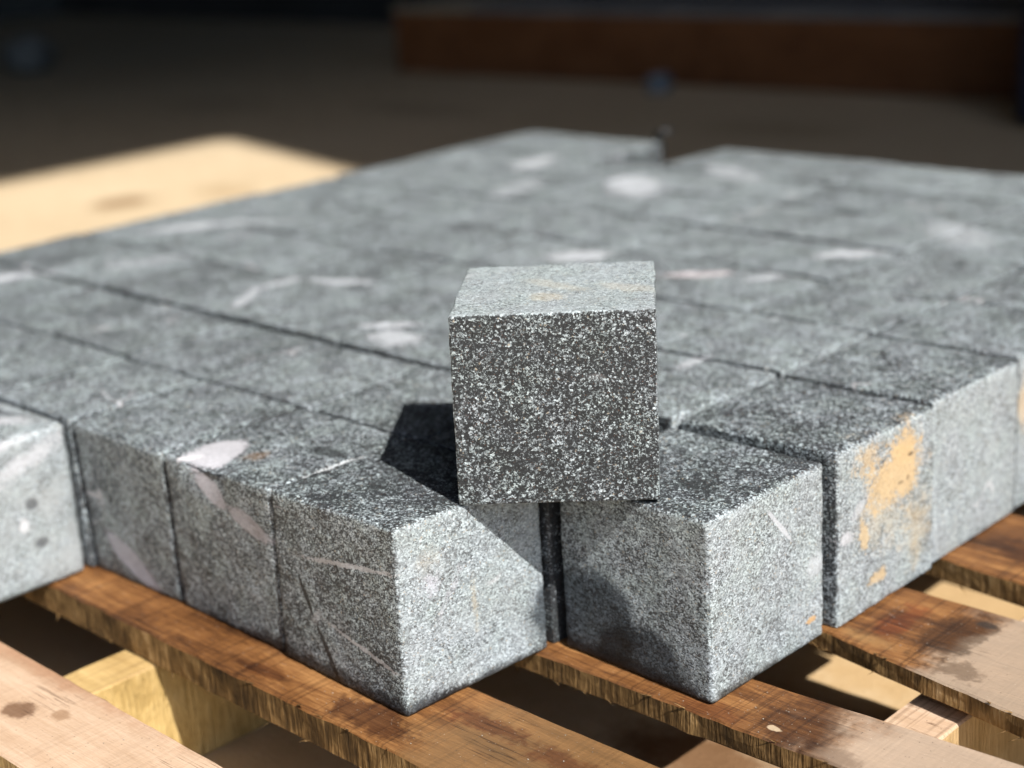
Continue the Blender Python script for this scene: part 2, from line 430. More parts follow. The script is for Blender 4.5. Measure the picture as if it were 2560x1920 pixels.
BROWN = [(0.36, (0.022, 0.009, 0.003)), (0.45, (0.085, 0.033, 0.010)), (0.53, (0.18, 0.075, 0.022)), (0.66, (0.38, 0.19, 0.066))]
OCHRE = [(0.30, (0.08, 0.045, 0.02)), (0.45, (0.22, 0.13, 0.06)), (0.58, (0.32, 0.20, 0.10)), (0.75, (0.42, 0.29, 0.16))]
PALE = [(0.28, (0.29, 0.165, 0.095)), (0.43, (0.44, 0.295, 0.19)), (0.57, (0.53, 0.375, 0.26)), (0.74, (0.60, 0.455, 0.335))]
GOLD = [(0.28, (0.14, 0.085, 0.03)), (0.45, (0.40, 0.26, 0.10)), (0.6, (0.56, 0.39, 0.17)), (0.78, (0.64, 0.48, 0.25))]
EDGE = [(0.36, (0.018, 0.010, 0.004)), (0.48, (0.11, 0.062, 0.022)), (0.57, (0.26, 0.155, 0.06)), (0.68, (0.52, 0.37, 0.20))]
EDGE2 = [(0.34, (0.05, 0.03, 0.012)), (0.47, (0.20, 0.125, 0.05)), (0.57, (0.36, 0.25, 0.11)), (0.70, (0.62, 0.48, 0.28))]
M_EDGE = sawn_edge("wood_sawn_edge", EDGE)
M_EDGE2 = sawn_edge("wood_sawn_edge_pale", EDGE2)
M_BEARER_SIDE = sawn_edge("wood_bearer_side", [(0.34, (0.16, 0.10, 0.03)), (0.48, (0.40, 0.27, 0.10)), (0.58, (0.54, 0.38, 0.16)), (0.72, (0.62, 0.47, 0.24))])
WET = (0.42, 0.36, 0.32)
M_D0 = wood("wood_pale", PALE, [dict(p=(-17.6, -12.6, -10), r=(1.1, 0.8, 1), c=(0.35, 0.27, 0.22), mul=True, k=0.9, amp=1.4),
                                dict(p=(-15.6, -11.5, -10), r=(0.7, 0.5, 1), c=(0.5, 0.4, 0.3), mul=True, k=0.7, amp=1.4),
                                dict(p=(-20, -9, -10), r=(14, 1.4, 1), c=(0.62, 0.42, 0.3), mul=True, k=0.6, amp=1.0, soft=0.8)], saw=0.15)
M_D1 = wood("wood_brown_wet", BROWN, [dict(p=(-2, -1.5, -10), r=(4.0, 1.6, 1), c=(0.22, 0.15, 0.12), mul=True, k=0.85),
                                      dict(p=(3.0, 1.4, -10), r=(3.0, 1.0, 1), c=(0.40, 0.2, 0.13), mul=True, k=0.7),
                                      dict(p=(8, 1.2, -10), r=(3.0, 1.2, 1), c=(0.45, 0.25, 0.2), mul=True, k=0.7),
                                      dict(p=(-11, -1.8, -10), r=(3.0, 0.8, 1), c=(0.4, 0.28, 0.2), mul=True, k=0.7)],
            weather=[(-1, 4, (0.19, 0.105, 0.042), 0.7)])
M_D2 = wood("wood_brown_streaked", BROWN, [dict(p=(15.0, 11.3, -10), r=(2.8, 4, 1), c=WET, mul=True, k=0.85),
                                           dict(p=(11.0, 9.4, -10), r=(3.0, 1.0, 1), c=(0.5, 0.3, 0.2), mul=True, k=0.6),
                                           dict(p=(18.0, 9.4, -10), r=(2.2, 1.6, 1), c=(0.4, 0.34, 0.3), mul=True, k=0.6), dict(p=(14.3, 9.9, -10), r=(0.5, 0.28, 1), c=(0.5, 0.38, 0.25), k=0.8, soft=0.3)],
            weather=[(15, 19.5, (0.40, 0.30, 0.22), 0.92)])
M_D3 = wood("wood_brown_greyed", BROWN, [dict(p=(16.6, 23.6, -10), r=(2.2, 4.2, 1), c=(0.38, 0.35, 0.33), mul=True, k=0.85, amp=1.9),
                                         dict(p=(18.4, 20.5, -10), r=(2.4, 1.5, 1), c=(0.42, 0.38, 0.35), mul=True, k=0.8, amp=1.9),
                                         dict(p=(13.0, 23.5, -10), r=(1.4, 3.0, 1), c=(0.7, 0.33, 0.2), mul=True, k=0.7),
                                         dict(p=(12.5, 20.7, -10), r=(2.4, 0.9, 1), c=(0.36, 0.21, 0.08), k=0.5, soft=0.9),
                                         dict(p=(17.0, 25.9, -10), r=(0.7, 0.45, 1), c=(0.03, 0.02, 0.015), k=0.9, amp=1.0)],
            weather=[(15.5, 19.0, (0.36, 0.27, 0.195), 0.9)])
M_D4 = wood("wood_brown_dark", BROWN, [dict(p=(15, 36, -10), r=(5, 2.2, 1), c=(0.4, 0.33, 0.3), mul=True, k=0.8)])
M_GOLD = wood("wood_bearer", GOLD, saw=0.5)
M_TAN = wood("wood_bearer_tan", PALE, saw=0.6)
M_TAN_SIDE = sawn_edge("wood_bearer_tan_side", [(0.34, (0.14, 0.085, 0.03)), (0.46, (0.36, 0.24, 0.11)), (0.58, (0.48, 0.33, 0.17)), (0.72, (0.56, 0.42, 0.25))])

def floor_mat():
    g = NT("dusty_concrete")
    geo = g.n("ShaderNodeNewGeometry").outputs["Position"]
    a = g.noise(geo, 2.2, 5, 0.6); b = g.noise(geo, 34, 4, 0.65); c = g.noise(geo, 300, 2, 0.6)
    s = g.math('ADD', g.math('ADD', g.math('MULTIPLY', a, 0.4), g.math('MULTIPLY', b, 0.35)), g.math('MULTIPLY', c, 0.25))
    col = g.ramp(s, [(0.34, (0.44, 0.335, 0.21)), (0.5, (0.54, 0.42, 0.275)), (0.66, (0.58, 0.465, 0.32))])
    nn = b
    for p, r, cc, k in [((-178, 97, GZ), (6.5, 8, 3), (0.42, 0.33, 0.25), 0.9), ((-170, 112, GZ), (9, 6, 3), (0.75, 0.68, 0.6), 0.7),
                        ((-120, 200, GZ), (22, 13, 3), (0.75, 0.74, 0.72), 0.7), ((-205, 190, GZ), (28, 9, 3), (0.7, 0.7, 0.72), 0.7),
                        ((-260, 175, GZ), (20, 14, 3), (0.7, 0.72, 0.75), 0.6), ((6, 40, GZ), (28, 22, 3), (0.80, 0.68, 0.50), 0.9), ((4, 17.5, GZ), (9, 5, 3), (0.28, 0.18, 0.12), 0.95)]:
        mk = g.math('MULTIPLY', g.blob(geo, W(*p), tuple(x / 100 for x in r), (0, 0, 0), nn, 0.8, 0.7), k)
        col = g.mix(mk, col, cc, 'MULTIPLY')
    mk = g.blob(geo, W(-470, 250, GZ), (3.3, 2.0, 3.0), (0, 0, -0.35), b, 0.5, 0.75)
    col = g.mix(mk, col, (0.36, 0.42, 0.48), 'MULTIPLY')
    g.put(g.b.inputs["Base Color"], col)
    g.b.inputs["Roughness"].default_value = 0.85
    g.b.inputs["Specular IOR Level"].default_value = 0.2
    g.put(g.b.inputs["Normal"], g.bump(s, 0.004, 0.6))
    return g.mat

def plain(name, c1, c2, sc=3.0, rough=0.8, stretch=(1, 1, 1), bump=0.002):
    g = NT(name)
    tc = g.n("ShaderNodeTexCoord").outputs["Object"]
    n = g.noise(g.mapping(tc, sc=stretch), sc, 5, 0.6)
    g.put(g.b.inputs["Base Color"], g.mix(g.rng(n, 0.3, 0.7), c1, c2))
    g.b.inputs["Roughness"].default_value = rough
    g.put(g.b.inputs["Normal"], g.bump(n, bump, 0.6))
    return g.mat

# ------------------------------------------------------------------ large structure
def sheet(name, x0, x1, y0, y1, z, mat, **kw):
    return link(name, [W(x0, y0, z), W(x1, y0, z), W(x1, y1, z), W(x0, y1, z)], [(0, 1, 2, 3)], mat, smooth=False, **kw)

tag(sheet("floor", -8000, 8000, -8000, 8000, GZ, floor_mat()), kind="structure")

BOXF = [(0, 3, 2, 1), (4, 5, 6, 7), (0, 1, 5, 4), (1, 2, 6, 5), (2, 3, 7, 6), (3, 0, 4, 7)]
def box(name, a0, a1, b0, b1, z0, z1, mat, parent=None):
    vs = [W(a0, b0, z0), W(a1, b0, z0), W(a1, b1, z0), W(a0, b1, z0), W(a0, b0, z1), W(a1, b0, z1), W(a1, b1, z1), W(a0, b1, z1)]
    return link(name, vs, BOXF, mat, parent=parent, loc=W((a0 + a1) / 2, (b0 + b1) / 2, z0), smooth=False)

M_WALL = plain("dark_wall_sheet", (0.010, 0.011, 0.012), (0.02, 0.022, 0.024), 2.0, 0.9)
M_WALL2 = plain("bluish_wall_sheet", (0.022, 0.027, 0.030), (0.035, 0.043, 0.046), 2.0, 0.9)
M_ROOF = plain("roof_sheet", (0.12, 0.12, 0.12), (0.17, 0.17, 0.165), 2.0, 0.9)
hall = empty("storage_hall", W(-200, 300, GZ))
tag(hall, "dark storage hall walls and roof shading the floor behind the stone pallet", "building", kind="structure")
AW, BJ, HL = 260.0, 38.0, 571.0      # doorway wall, jamb and lintel: their edges cast the shade line on the floor
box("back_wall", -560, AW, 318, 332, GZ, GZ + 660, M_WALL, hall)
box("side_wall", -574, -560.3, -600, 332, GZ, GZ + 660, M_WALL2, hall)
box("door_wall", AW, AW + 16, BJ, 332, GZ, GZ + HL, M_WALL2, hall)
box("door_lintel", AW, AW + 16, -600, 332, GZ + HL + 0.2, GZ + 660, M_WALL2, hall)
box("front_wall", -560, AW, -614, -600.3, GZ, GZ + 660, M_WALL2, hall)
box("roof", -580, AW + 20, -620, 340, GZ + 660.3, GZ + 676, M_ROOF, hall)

# ------------------------------------------------------------------ stones
def grid_t(n, L, r):
    f = r / L
    t = [0.0, f * 0.12, f * 0.35, f * 0.65, f]
    k = max(1, n - 2)
    t += [f + (1 - 2 * f) * i / k for i in range(1, k)]
    t += [1 - f, 1 - f * 0.65, 1 - f * 0.35, 1 - f * 0.12, 1.0]
    return t

def stone(name, bq, tq, n, r, seed, mat, tones, dusts, rough=1.0, chip=1.0, dents=()):
    """a hewn block between a bottom and a top quad (cm); tones/dusts per face (-a,+a,-b,+b,-z,+z)"""
    bq = [Vector(p) for p in bq]; tq = [Vector(p) for p in tq]
    Ls = ((bq[1] - bq[0]).length, (bq[3] - bq[0]).length, (tq[0] - bq[0]).length)
    T = [grid_t(n, L, r) for L in Ls]
    N = [len(t) for t in T]
    def tri(u, v, w):
        lo = (bq[0] * (1 - u) + bq[1] * u) * (1 - v) + (bq[3] * (1 - u) + bq[2] * u) * v
        hi = (tq[0] * (1 - u) + tq[1] * u) * (1 - v) + (tq[3] * (1 - u) + tq[2] * u) * v
        return lo * (1 - w) + hi * w
    ax = [(bq[1] - bq[0]).normalized(), (bq[3] - bq[0]).normalized(), (tq[0] - bq[0]).normalized()]
    so = Vector((seed * 1.37 % 50, seed * 2.71 % 50, seed * 0.77 % 50))
    idx, verts, tv, dv = {}, [], [], []
    def vert(i, j, k):
        key = (i, j, k)
        if key in idx: return idx[key]
        p = [T[0][i] * Ls[0], T[1][j] * Ls[1], T[2][k] * Ls[2]]
        q = [min(max(p[c], r), Ls[c] - r) for c in range(3)]
        d = Vector([p[c] - q[c] for c in range(3)])
        if d.length < 1e-9: d = Vector((0, 0, 1))
        d.normalize()
        pr = [q[c] + d[c] * r for c in range(3)]
        P = tri(pr[0] / Ls[0], pr[1] / Ls[1], pr[2] / Ls[2])
        nrm = ax[0] * d[0] + ax[1] * d[1] + ax[2] * d[2]
        s = P + so
        off = 0.035 * rough * mnoise.noise(s * 3.4) + 0.05 * rough * mnoise.noise(s * 0.8) + 0.022 * rough * mnoise.noise(s * 9.0)
        mx = max(abs(d[0]), abs(d[1]), abs(d[2]))
        e = max(0.0, 1.0 - mx) / 0.3
        if e > 0.02:
            off += min(1, e) * (0.05 * mnoise.noise(s * 6.0) - chip * (0.30 * max(0.0, mnoise.noise(s * 1.1) - 0.12) + 0.16 * max(0.0, mnoise.noise(s * 3.0) - 0.1)))
        if d[2] < -0.5: off = min(off, 0.0) * 0.3
        P = P + nrm * off
        for (c, rad, depth) in dents:
            dd = (P - Vector(c)).length / rad
            if dd < 1: P = P - nrm * depth * (1 - dd * dd) ** 2
        idx[key] = len(verts)
        verts.append(P)
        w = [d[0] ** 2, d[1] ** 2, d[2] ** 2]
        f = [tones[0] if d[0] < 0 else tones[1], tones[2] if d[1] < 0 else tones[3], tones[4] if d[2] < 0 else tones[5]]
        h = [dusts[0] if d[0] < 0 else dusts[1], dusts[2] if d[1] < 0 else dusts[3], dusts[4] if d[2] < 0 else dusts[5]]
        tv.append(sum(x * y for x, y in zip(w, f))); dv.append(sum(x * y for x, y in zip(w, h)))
        return idx[key]
    faces = []
    for j in range(N[1] - 1):
        for k in range(N[2] - 1):
            faces.append((vert(0, j, k), vert(0, j, k + 1), vert(0, j + 1, k + 1), vert(0, j + 1, k)))
            m_ = N[0] - 1
            faces.append((vert(m_, j, k), vert(m_, j + 1, k), vert(m_, j + 1, k + 1), vert(m_, j, k + 1)))
    for i in range(N[0] - 1):
        for k in range(N[2] - 1):
            faces.append((vert(i, 0, k), vert(i + 1, 0, k), vert(i + 1, 0, k + 1), vert(i, 0, k + 1)))
            m_ = N[1] - 1
            faces.append((vert(i, m_, k), vert(i, m_, k + 1), vert(i + 1, m_, k + 1), vert(i + 1, m_, k)))
        for j in range(N[1] - 1):
            faces.append((vert(i, j, 0), vert(i, j + 1, 0), vert(i + 1, j + 1, 0), vert(i + 1, j, 0)))
            m_ = N[2] - 1
            faces.append((vert(i, j, m_), vert(i + 1, j, m_), vert(i + 1, j + 1, m_), vert(i, j + 1, m_)))
    ctr = (bq[0] + bq[1] + bq[2] + bq[3]) / 4
    vw = [W(*p) for p in verts]
    return link(name, vw, faces, mat, loc=W(*ctr), attrs={"tone": tv, "dust": dv})

def quads(a0, a1, b0, b1, z0=-10.0, zt=(0, 0, 0, 0)):
    return ([(a0, b0, z0), (a1, b0, z0), (a1, b1, z0), (a0, b1, z0)],
            [(a0, b0, zt[0]), (a1, b0, zt[1]), (a1, b1, zt[2]), (a0, b1, zt[3])])

GRP = "granite setts laid in rows on the pallet"
def sett(q, n, r, seed, mat, tones, dusts, label, **kw):
    o = stone("granite_sett", q[0], q[1], n, r, seed, mat, tones, dusts, **kw)
    return tag(o, label, "paving stone", GRP)

TONE = (0.5, 0.62, 0.50, 0.5, 0.5, 0.50)
DUST = (0.1, 0.22, 0.08, 0.1, 0.1, 0.06)
# front stone
f1 = ([(-11.2, -0.1, -10), (-0.62, -0.6, -10), (-0.15, 9.45, -10), (-10.8, 9.7, -10)],
      [(-10.55, -0.3, 0.1), (-0.62, -0.38, 0.28), (-0.2, 9.5, 0.1), (-10.4, 9.7, 0.05)])
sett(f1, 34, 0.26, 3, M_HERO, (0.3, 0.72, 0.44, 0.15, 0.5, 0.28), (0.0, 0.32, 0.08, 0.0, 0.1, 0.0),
     "foremost granite sett with a thin dark crack, under the cube's left edge", chip=0.8)
f1b = ([(-21.3, 0.35, -10), (-11.3, 0.1, -10), (-10.9, 9.8, -10), (-21, 9.8, -10)],
       [(-20.35, -0.35, 0.02), (-10.68, -0.25, 0.05), (-10.5, 9.8, 0), (-20.4, 9.8, 0)])
sett(f1b, 28, 0.28, 8, M_HERO, (0.25, 0.25, 0.43, 0.15, 0.5, 0.40), (0.0, 0.0, 0.08, 0.0, 0.1, 0.02),
     "granite sett with a white patch on its chipped top edge, beside the cracked sett",
     dents=[((-16.3, -0.4, 0.0), 2.3, 0.5), ((-18.5, -0.4, -0.1), 1.6, 0.35)])
f1c = ([(-30.5, 0.25, -10), (-21.6, 0.4, -10), (-21.3, 9.8, -10), (-30.5, 9.8, -10)],
       [(-30.3, -0.2, 0), (-20.6, -0.35, 0), (-20.6, 9.8, 0), (-30.4, 9.8, 0)])
sett(f1c, 24, 0.3, 12, M_HERO, (0.25, 0.25, 0.43, 0.15, 0.5, 0.43), (0.0, 0.0, 0.08, 0.0, 0.1, 0.04),
     "granite sett with a pale lilac triangle low on its face, beside the streaked sett")
# streaked stone far left, standing one row forward
sett(quads(-40.2, -30.5, -10.2, -0.45), 22, 0.5, 15, M_MARBLE, (0.5, 0.64, 0.5, 0.5, 0.5, 0.55), (0.1, 0.68, 0.1, 0.1, 0.1, 0.35),
     "white streaked pale granite sett jutting forward at the left edge of the photo")
# right front stone and its neighbours along the bright side
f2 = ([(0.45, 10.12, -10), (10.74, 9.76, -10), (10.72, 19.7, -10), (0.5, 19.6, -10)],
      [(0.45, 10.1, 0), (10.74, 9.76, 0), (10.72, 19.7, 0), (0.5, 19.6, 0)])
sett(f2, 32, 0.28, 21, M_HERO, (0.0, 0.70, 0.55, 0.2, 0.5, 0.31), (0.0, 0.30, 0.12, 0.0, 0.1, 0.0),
     "granite sett with a dark rounded patch, under the cube's right edge", chip=0.6)
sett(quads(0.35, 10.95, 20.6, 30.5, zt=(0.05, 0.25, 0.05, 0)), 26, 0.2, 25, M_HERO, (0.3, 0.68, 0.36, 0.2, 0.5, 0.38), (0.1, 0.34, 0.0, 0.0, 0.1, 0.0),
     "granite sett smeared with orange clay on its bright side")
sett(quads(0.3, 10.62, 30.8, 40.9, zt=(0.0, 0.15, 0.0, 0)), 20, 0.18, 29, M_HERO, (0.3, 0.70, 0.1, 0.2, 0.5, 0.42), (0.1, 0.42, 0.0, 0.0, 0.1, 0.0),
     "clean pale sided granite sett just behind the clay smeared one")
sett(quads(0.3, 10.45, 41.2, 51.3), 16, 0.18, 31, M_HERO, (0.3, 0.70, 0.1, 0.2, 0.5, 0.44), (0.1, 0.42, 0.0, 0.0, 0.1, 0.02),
     "granite sett with a buff stain on its side, cut off by the photo's right edge")

rnd = random.Random(11)
ORD = ["", "first", "second", "third", "fourth", "fifth", "sixth", "seventh", "eighth", "ninth", "tenth"]
ROWS = [(-0.1, 9.7), (9.95, 19.65), (20.3, 30.5), (30.85, 40.85), (41.2, 51.15), (51.5, 61.45), (61.85, 71.75), (72.1, 81.2), (81.65, 92.5)]
COLS = [-79.0 + 9.88 * i for i in range(9)]
SPECIAL = {(7, -5): None}
NOTE = {}
for bl in TOP_BLOBS:
    if bl.get('k', 0.9) >= 0.7:
        NOTE[bl['p']] = True
for ri, (b0, b1) in enumerate(ROWS):
    back = 9 - ri
    cols = [(COLS[i], COLS[i + 1], i + 1) for i in range(8)] + [(0.35, 10.45, 9)]
    for a0, a1, ci in cols:
        if ri == 0 and (a1 > -25 or ci == 9): continue          # built above
        if ci == 9 and ri in (1, 2, 3, 4): continue             # built above
        if ri == 8 and ci == 4: continue                        # the gap in the back row
        if ri == 0 and ci > 5: continue
        j = lambda s: rnd.uniform(-s, s)
        right = -30.75 if (ri == 0 and ci == 5) else a1 - 0.02
        if ci == 8: right = -0.2 if ri == 1 else 0.1
        if ri == 8 and ci == 3: right = -50.75 - 8.9
        left = a0 + 0.02
        if ri == 8 and ci == 5: left = -50.6 + 0.0
        zt = [j(0.12) for _ in range(4)]
        if ri == 2: zt = [x + 0.05 for x in zt]
        q = quads(left + j(0.02), right + j(0.02), b0 + j(0.08), b1 + j(0.08), zt=zt)
        lift = ci == 8 and ri in (2, 3)
        if lift:
            q = quads(left, right, b0 + j(0.08), b1 + j(0.08), zt=(0.1, 0.2, 0.2, 0.1))
        has = any(left < p[0] < right and b0 < p[1] < b1 for p in NOTE)
        t = (0.42 if ri < 3 else 0.45) + j(0.045)
        nth = ci if not (ri == 8 and ci > 4) else ci - 1
        n_in = 9 if ri != 8 else 8
        if ci == 9 or (n_in - nth + 1 <= 4 and ri > 0):
            k = n_in - nth + 1
            pos = ("right end" if k == 1 else ORD[k] + " from the right end")
        else:
            pos = ("left end" if nth == 1 else ORD[nth] + " from the left end")
        row = "in the back row" if back == 1 else ("in the front row" if ri == 0 else "in the " + ORD[back] + " row from the back")
        lab = ("white marked grey sett, " if has else "speckled grey sett, ") + pos + ", " + row.replace("in the ", "")
        near = 16 if ri < 3 else 10
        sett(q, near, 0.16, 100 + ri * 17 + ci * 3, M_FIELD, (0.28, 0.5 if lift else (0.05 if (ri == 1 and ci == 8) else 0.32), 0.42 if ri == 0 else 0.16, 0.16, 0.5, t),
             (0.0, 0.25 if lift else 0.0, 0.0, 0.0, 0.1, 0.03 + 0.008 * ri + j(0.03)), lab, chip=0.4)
# rest of the short forward row on the left
for i in range(1):
    sett(quads(-50.2, -40.5, -10.1, -0.4, zt=(0, 0, 0, 0)), 10, 0.45, 301, M_FIELD, (0.5, 0.6, 0.5, 0.5, 0.5, 0.52), (0.1, 0.2, 0.1, 0.1, 0.1, 0.15),
         "granite sett behind the white streaked sett at the left edge of the photo")

# loose cube standing on the two front stones
ca, cb, cy = -0.403, 3.831, math.radians(39.629)
cw, ch, cd, cx_, cy_ = 10.1, 9.98, 9.825, 0.105, 0.327
def cpt(x, y, z):
    x = x * cw + cx_ * z; y = y * cd + cy_ * z
    return (ca + x * math.cos(cy) - y * math.sin(cy), cb + x * math.sin(cy) + y * math.cos(cy), 0.2 + z * (ch - 0.2))
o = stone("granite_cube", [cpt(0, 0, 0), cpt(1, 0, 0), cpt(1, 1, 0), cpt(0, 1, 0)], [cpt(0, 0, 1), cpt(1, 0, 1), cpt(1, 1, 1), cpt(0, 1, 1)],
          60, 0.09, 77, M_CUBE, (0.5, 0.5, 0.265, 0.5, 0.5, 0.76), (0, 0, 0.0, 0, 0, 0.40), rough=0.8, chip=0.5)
tag(o, "loose dark speckled granite cube standing across the gap between the two front setts", "stone cube")

# ------------------------------------------------------------------ pallet
def board(name, parent, a0, a1, b0, b1, z0, z1, mats, seed, along='a', b0r=None, b1r=None, splinters=0, label=None, step=0.9, wob=0.10, near=None, far=None):
    """a rough sawn plank; b0/b1 at its a0 end, b0r/b1r at its a1 end; narrow sides use the second material"""
    b0r = b0 if b0r is None else b0r; b1r = b1 if b1r is None else b1r
    def lerp(pts, x):
        for (xa, ya), (xb, yb) in zip(pts, pts[1:]):
            if x <= xb: return ya + (yb - ya) * max(0.0, x - xa) / (xb - xa)
        return pts[-1][1]
    L = a1 - a0 if along == 'a' else b1 - b0
    nl = max(4, int(L / step))
    rd = random.Random(seed)
    so = Vector((seed * 3.1 % 40, seed * 1.7 % 40, seed * 0.9 % 40))
    r = 0.12
    def ring(wd, th):   # cross-section (s across, t up), counter-clockwise
        S = [0, r, wd * 0.2, wd * 0.4, wd * 0.6, wd * 0.8, wd - r, wd]
        pts = [(x, th) for x in S[1:-1]]
        pts = [(0, th - r)] + pts + [(wd, th - r), (wd, th * 0.5), (wd, r)] + [(x, 0) for x in reversed(S[1:-1])] + [(0, r), (0, th * 0.5)]
        return pts
    verts, faces, mi = [], [], []
    K = None
    for i in range(nl + 1):
        u = i / nl
        if along == 'a':
            lo = lerp(near, a0 + L * u) if near else b0 + (b0r - b0) * u; hi = lerp(far, a0 + L * u) if far else b1 + (b1r - b1) * u
            rg = ring(hi - lo, z1 - z0)
        else:
            rg = ring(a1 - a0, z1 - z0)
        K = len(rg)
        for k, (s, t) in enumerate(rg):
            if along == 'a': P = Vector((a0 + L * u, lo + s, z0 + t))
            else: P = Vector((a0 + s, b0 + L * u, z0 + t))
            q = P + so
            n1 = mnoise.noise(q * 0.5); n2 = mnoise.noise(q * 2.2); n3 = mnoise.noise(q * 5.5)
            side = (s < 0.01 or s > (rg[K // 2][0] if False else (hi - lo if along == 'a' else a1 - a0)) - 0.01)
            ofs = wob * (n1 * 0.8 + n2 * 0.5 + n3 * 0.3)
            if side:
                if along == 'a': P.y += ofs * (1.3 if t < 0.3 else 1.0)
                else: P.x += ofs
            if t < r * 1.5 or t > z1 - z0 - r * 1.5:
                P.z += (0.35 * ofs if t > 0.5 else min(0, ofs)) * (1 if not side else 1.2)
                if t > 0.5: P.z = min(P.z, z1 + 0.02)
            verts.append(P)
    for i in range(nl):
        for k in range(K):
            k2 = (k + 1) % K
            a_, b_, c_, d_ = i * K + k, i * K + k2, (i + 1) * K + k2, (i + 1) * K + k
            faces.append((a_, b_, c_, d_) if along == 'b' else (d_, c_, b_, a_))
            z_ = [rgk[1] for rgk in (rg[k], rg[k2])]
            mi.append(0 if (min(z_) > (z1 - z0) - r * 1.2) else 1)
    faces.append(tuple(range(K)) if along == 'a' else tuple(reversed(range(K)))); mi.append(1)
    e = nl * K
    faces.append(tuple(e + k for k in reversed(range(K))) if along == 'a' else tuple(e + k for k in range(K))); mi.append(1)
    # fibres torn loose by the saw along the lower front edge
    for s in range(splinters):
        u = rd.random(); a_ = a0 + (a1 - a0) * u; bb = lerp(near, a_) if near else b0 + (b0r - b0) * u
        top = rd.random() < 0.35
        z_ = (z1 - 0.05) if top else z0 + rd.uniform(0, 0.25)
        ln = rd.uniform(0.25, 0.9); w_ = rd.uniform(0.03, 0.09)
        d_ = Vector((rd.choice((-1, 1)) * rd.uniform(0.5, 1.0), -rd.uniform(0.1, 0.5), rd.uniform(0.1, 0.5) if top else -rd.uniform(0.1, 0.6))).normalized()
        base = Vector((a_, bb + 0.05, z_)); sd = d_.cross(Vector((0, 0, 1))).normalized() * w_; up = Vector((0, 0, w_ * 0.7))
        n0 = len(verts)
        verts += [base - sd, base + sd, base + up, base + d_ * ln]
        faces += [(n0, n0 + 1, n0 + 3), (n0 + 1, n0 + 2, n0 + 3), (n0 + 2, n0, n0 + 3), (n0, n0 + 2, n0 + 1)]
        mi += [1, 1, 1, 1]
    loc = W((a0 + a1) / 2, (b0 + b1) / 2, z0)
    ob = link(name, [W(*p) for p in verts], faces, mats, parent=parent, loc=loc, mat_idx=mi, smooth=False)
    if label: ob["label"] = label
    return ob

pal = empty("wooden_pallet", W(-22, 40, GZ))
tag(pal, "rough brown wooden pallet under the granite setts, its deck boards spaced apart", "pallet")
AL, AR = -84.0, 37.0
board("deck_board", pal, AL, 12.0, -15.6, -8.2, -12.0, -10.05, [M_D0, M_EDGE2], 1, b0r=-15.7, b1r=-9.45, splinters=30, label="pale tan deck board, front edge of the pallet")
board("deck_board", pal, AL, AR, -2.75, 3.75, -12.0, -10.02, [M_D1, M_EDGE], 2, b0r=-3.4, b1r=3.8, splinters=70, label="wet brown deck board under the front setts")
board("deck_board", pal, AL, AR, 7.9, 13.3, -11.4, -10.02, [M_D2, M_EDGE], 3, b0r=9.1, b1r=14.9, far=[(AL, 13.2), (8, 13.3), (25, 14.2), (AR, 14.9)], splinters=60, label="brown deck board weathered pale at its right end")
board("deck_board", pal, AL, AR, 21.5, 27.2, -11.25, -10.02, [M_D3, M_EDGE], 4, b0r=17.4, b1r=27.6, near=[(AL, 20.6), (3, 20.7), (10.4, 20.1), (23.2, 18.1), (AR, 16.2)], splinters=60, label="brown deck board with a dark knot and grey damp stain")
board("deck_board", pal, AL, AR, 33.0, 40.4, -11.5, -10.02, [M_D4, M_EDGE], 5, b0r=31.0, b1r=40.8, near=[(AL, 33.0), (8, 32.5), (16, 31.7), (AR, 30.0)], splinters=40)
for i, b0 in enumerate((45.2, 57.5, 70.0, 82.0)):
    board("deck_board", pal, AL, AR, b0, b0 + 7.6, -11.5, -10.02, [M_D4, M_EDGE], 6 + i, step=2.5)
for i, a0 in enumerate((-82.0, -62.0, -23.05, 16.1)):
    board("bearer", pal, a0, a0 + 3.25, -15.4, 93.5, GZ + 0.02, -12.06, [M_GOLD if i != 3 else M_TAN, M_BEARER_SIDE if i != 3 else M_TAN_SIDE], 20 + i, along='b', step=1.2)

# ------------------------------------------------------------------ things standing in the shade behind
M_CRATE = wood("crate_wood_red", [(0.30, (0.05, 0.015, 0.005)), (0.45, (0.12, 0.045, 0.016)), (0.6, (0.17, 0.07, 0.026)), (0.78, (0.22, 0.105, 0.045))], saw=0.2)
M_CRATETOP = plain("crate_lid_grey", (0.12, 0.12, 0.125), (0.22, 0.21, 0.20), 6.0, 0.8)
M_CRATETOP2 = plain("crate_lid_buff", (0.22, 0.19, 0.14), (0.30, 0.26, 0.2), 6.0, 0.8)
crate = empty("wooden_crate", W(-180, 250, GZ))
tag(crate, "long low reddish brown wooden crate on the shaded floor behind the stones", "crate")
def slant(name, s0, s1, d0, d1, z0, z1, mat, parent):
    """box along the crate's own slightly turned axis: s along, d away from the viewer"""
    o_ = Vector((-259.7, 233.0)); ux = Vector((161.6, 9.6)).normalized(); uy = Vector((-ux.y, ux.x))
    c = [o_ + ux * s + uy * d for s, d in ((s0, d0), (s1, d0), (s1, d1), (s0, d1))]
    vs = [W(p.x, p.y, z0) for p in c] + [W(p.x, p.y, z1) for p in c]
    return link(name, vs, BOXF, mat, parent=parent, loc=W(c[0].x, c[0].y, z0), smooth=False)
slant("front_panel", 0, 185, 0, 3, GZ + 0.35, GZ + 15.0, M_CRATE, crate)
slant("side_panel", 0, 3, 3.1, 60, GZ + 0.35, GZ + 15.0, M_CRATE, crate)
slant("side_panel", 182, 185, 3.1, 60, GZ + 0.35, GZ + 15.0, M_CRATE, crate)
slant("back_panel", 0, 185, 60.1, 63, GZ + 0.35, GZ + 15.0, M_CRATE, crate)
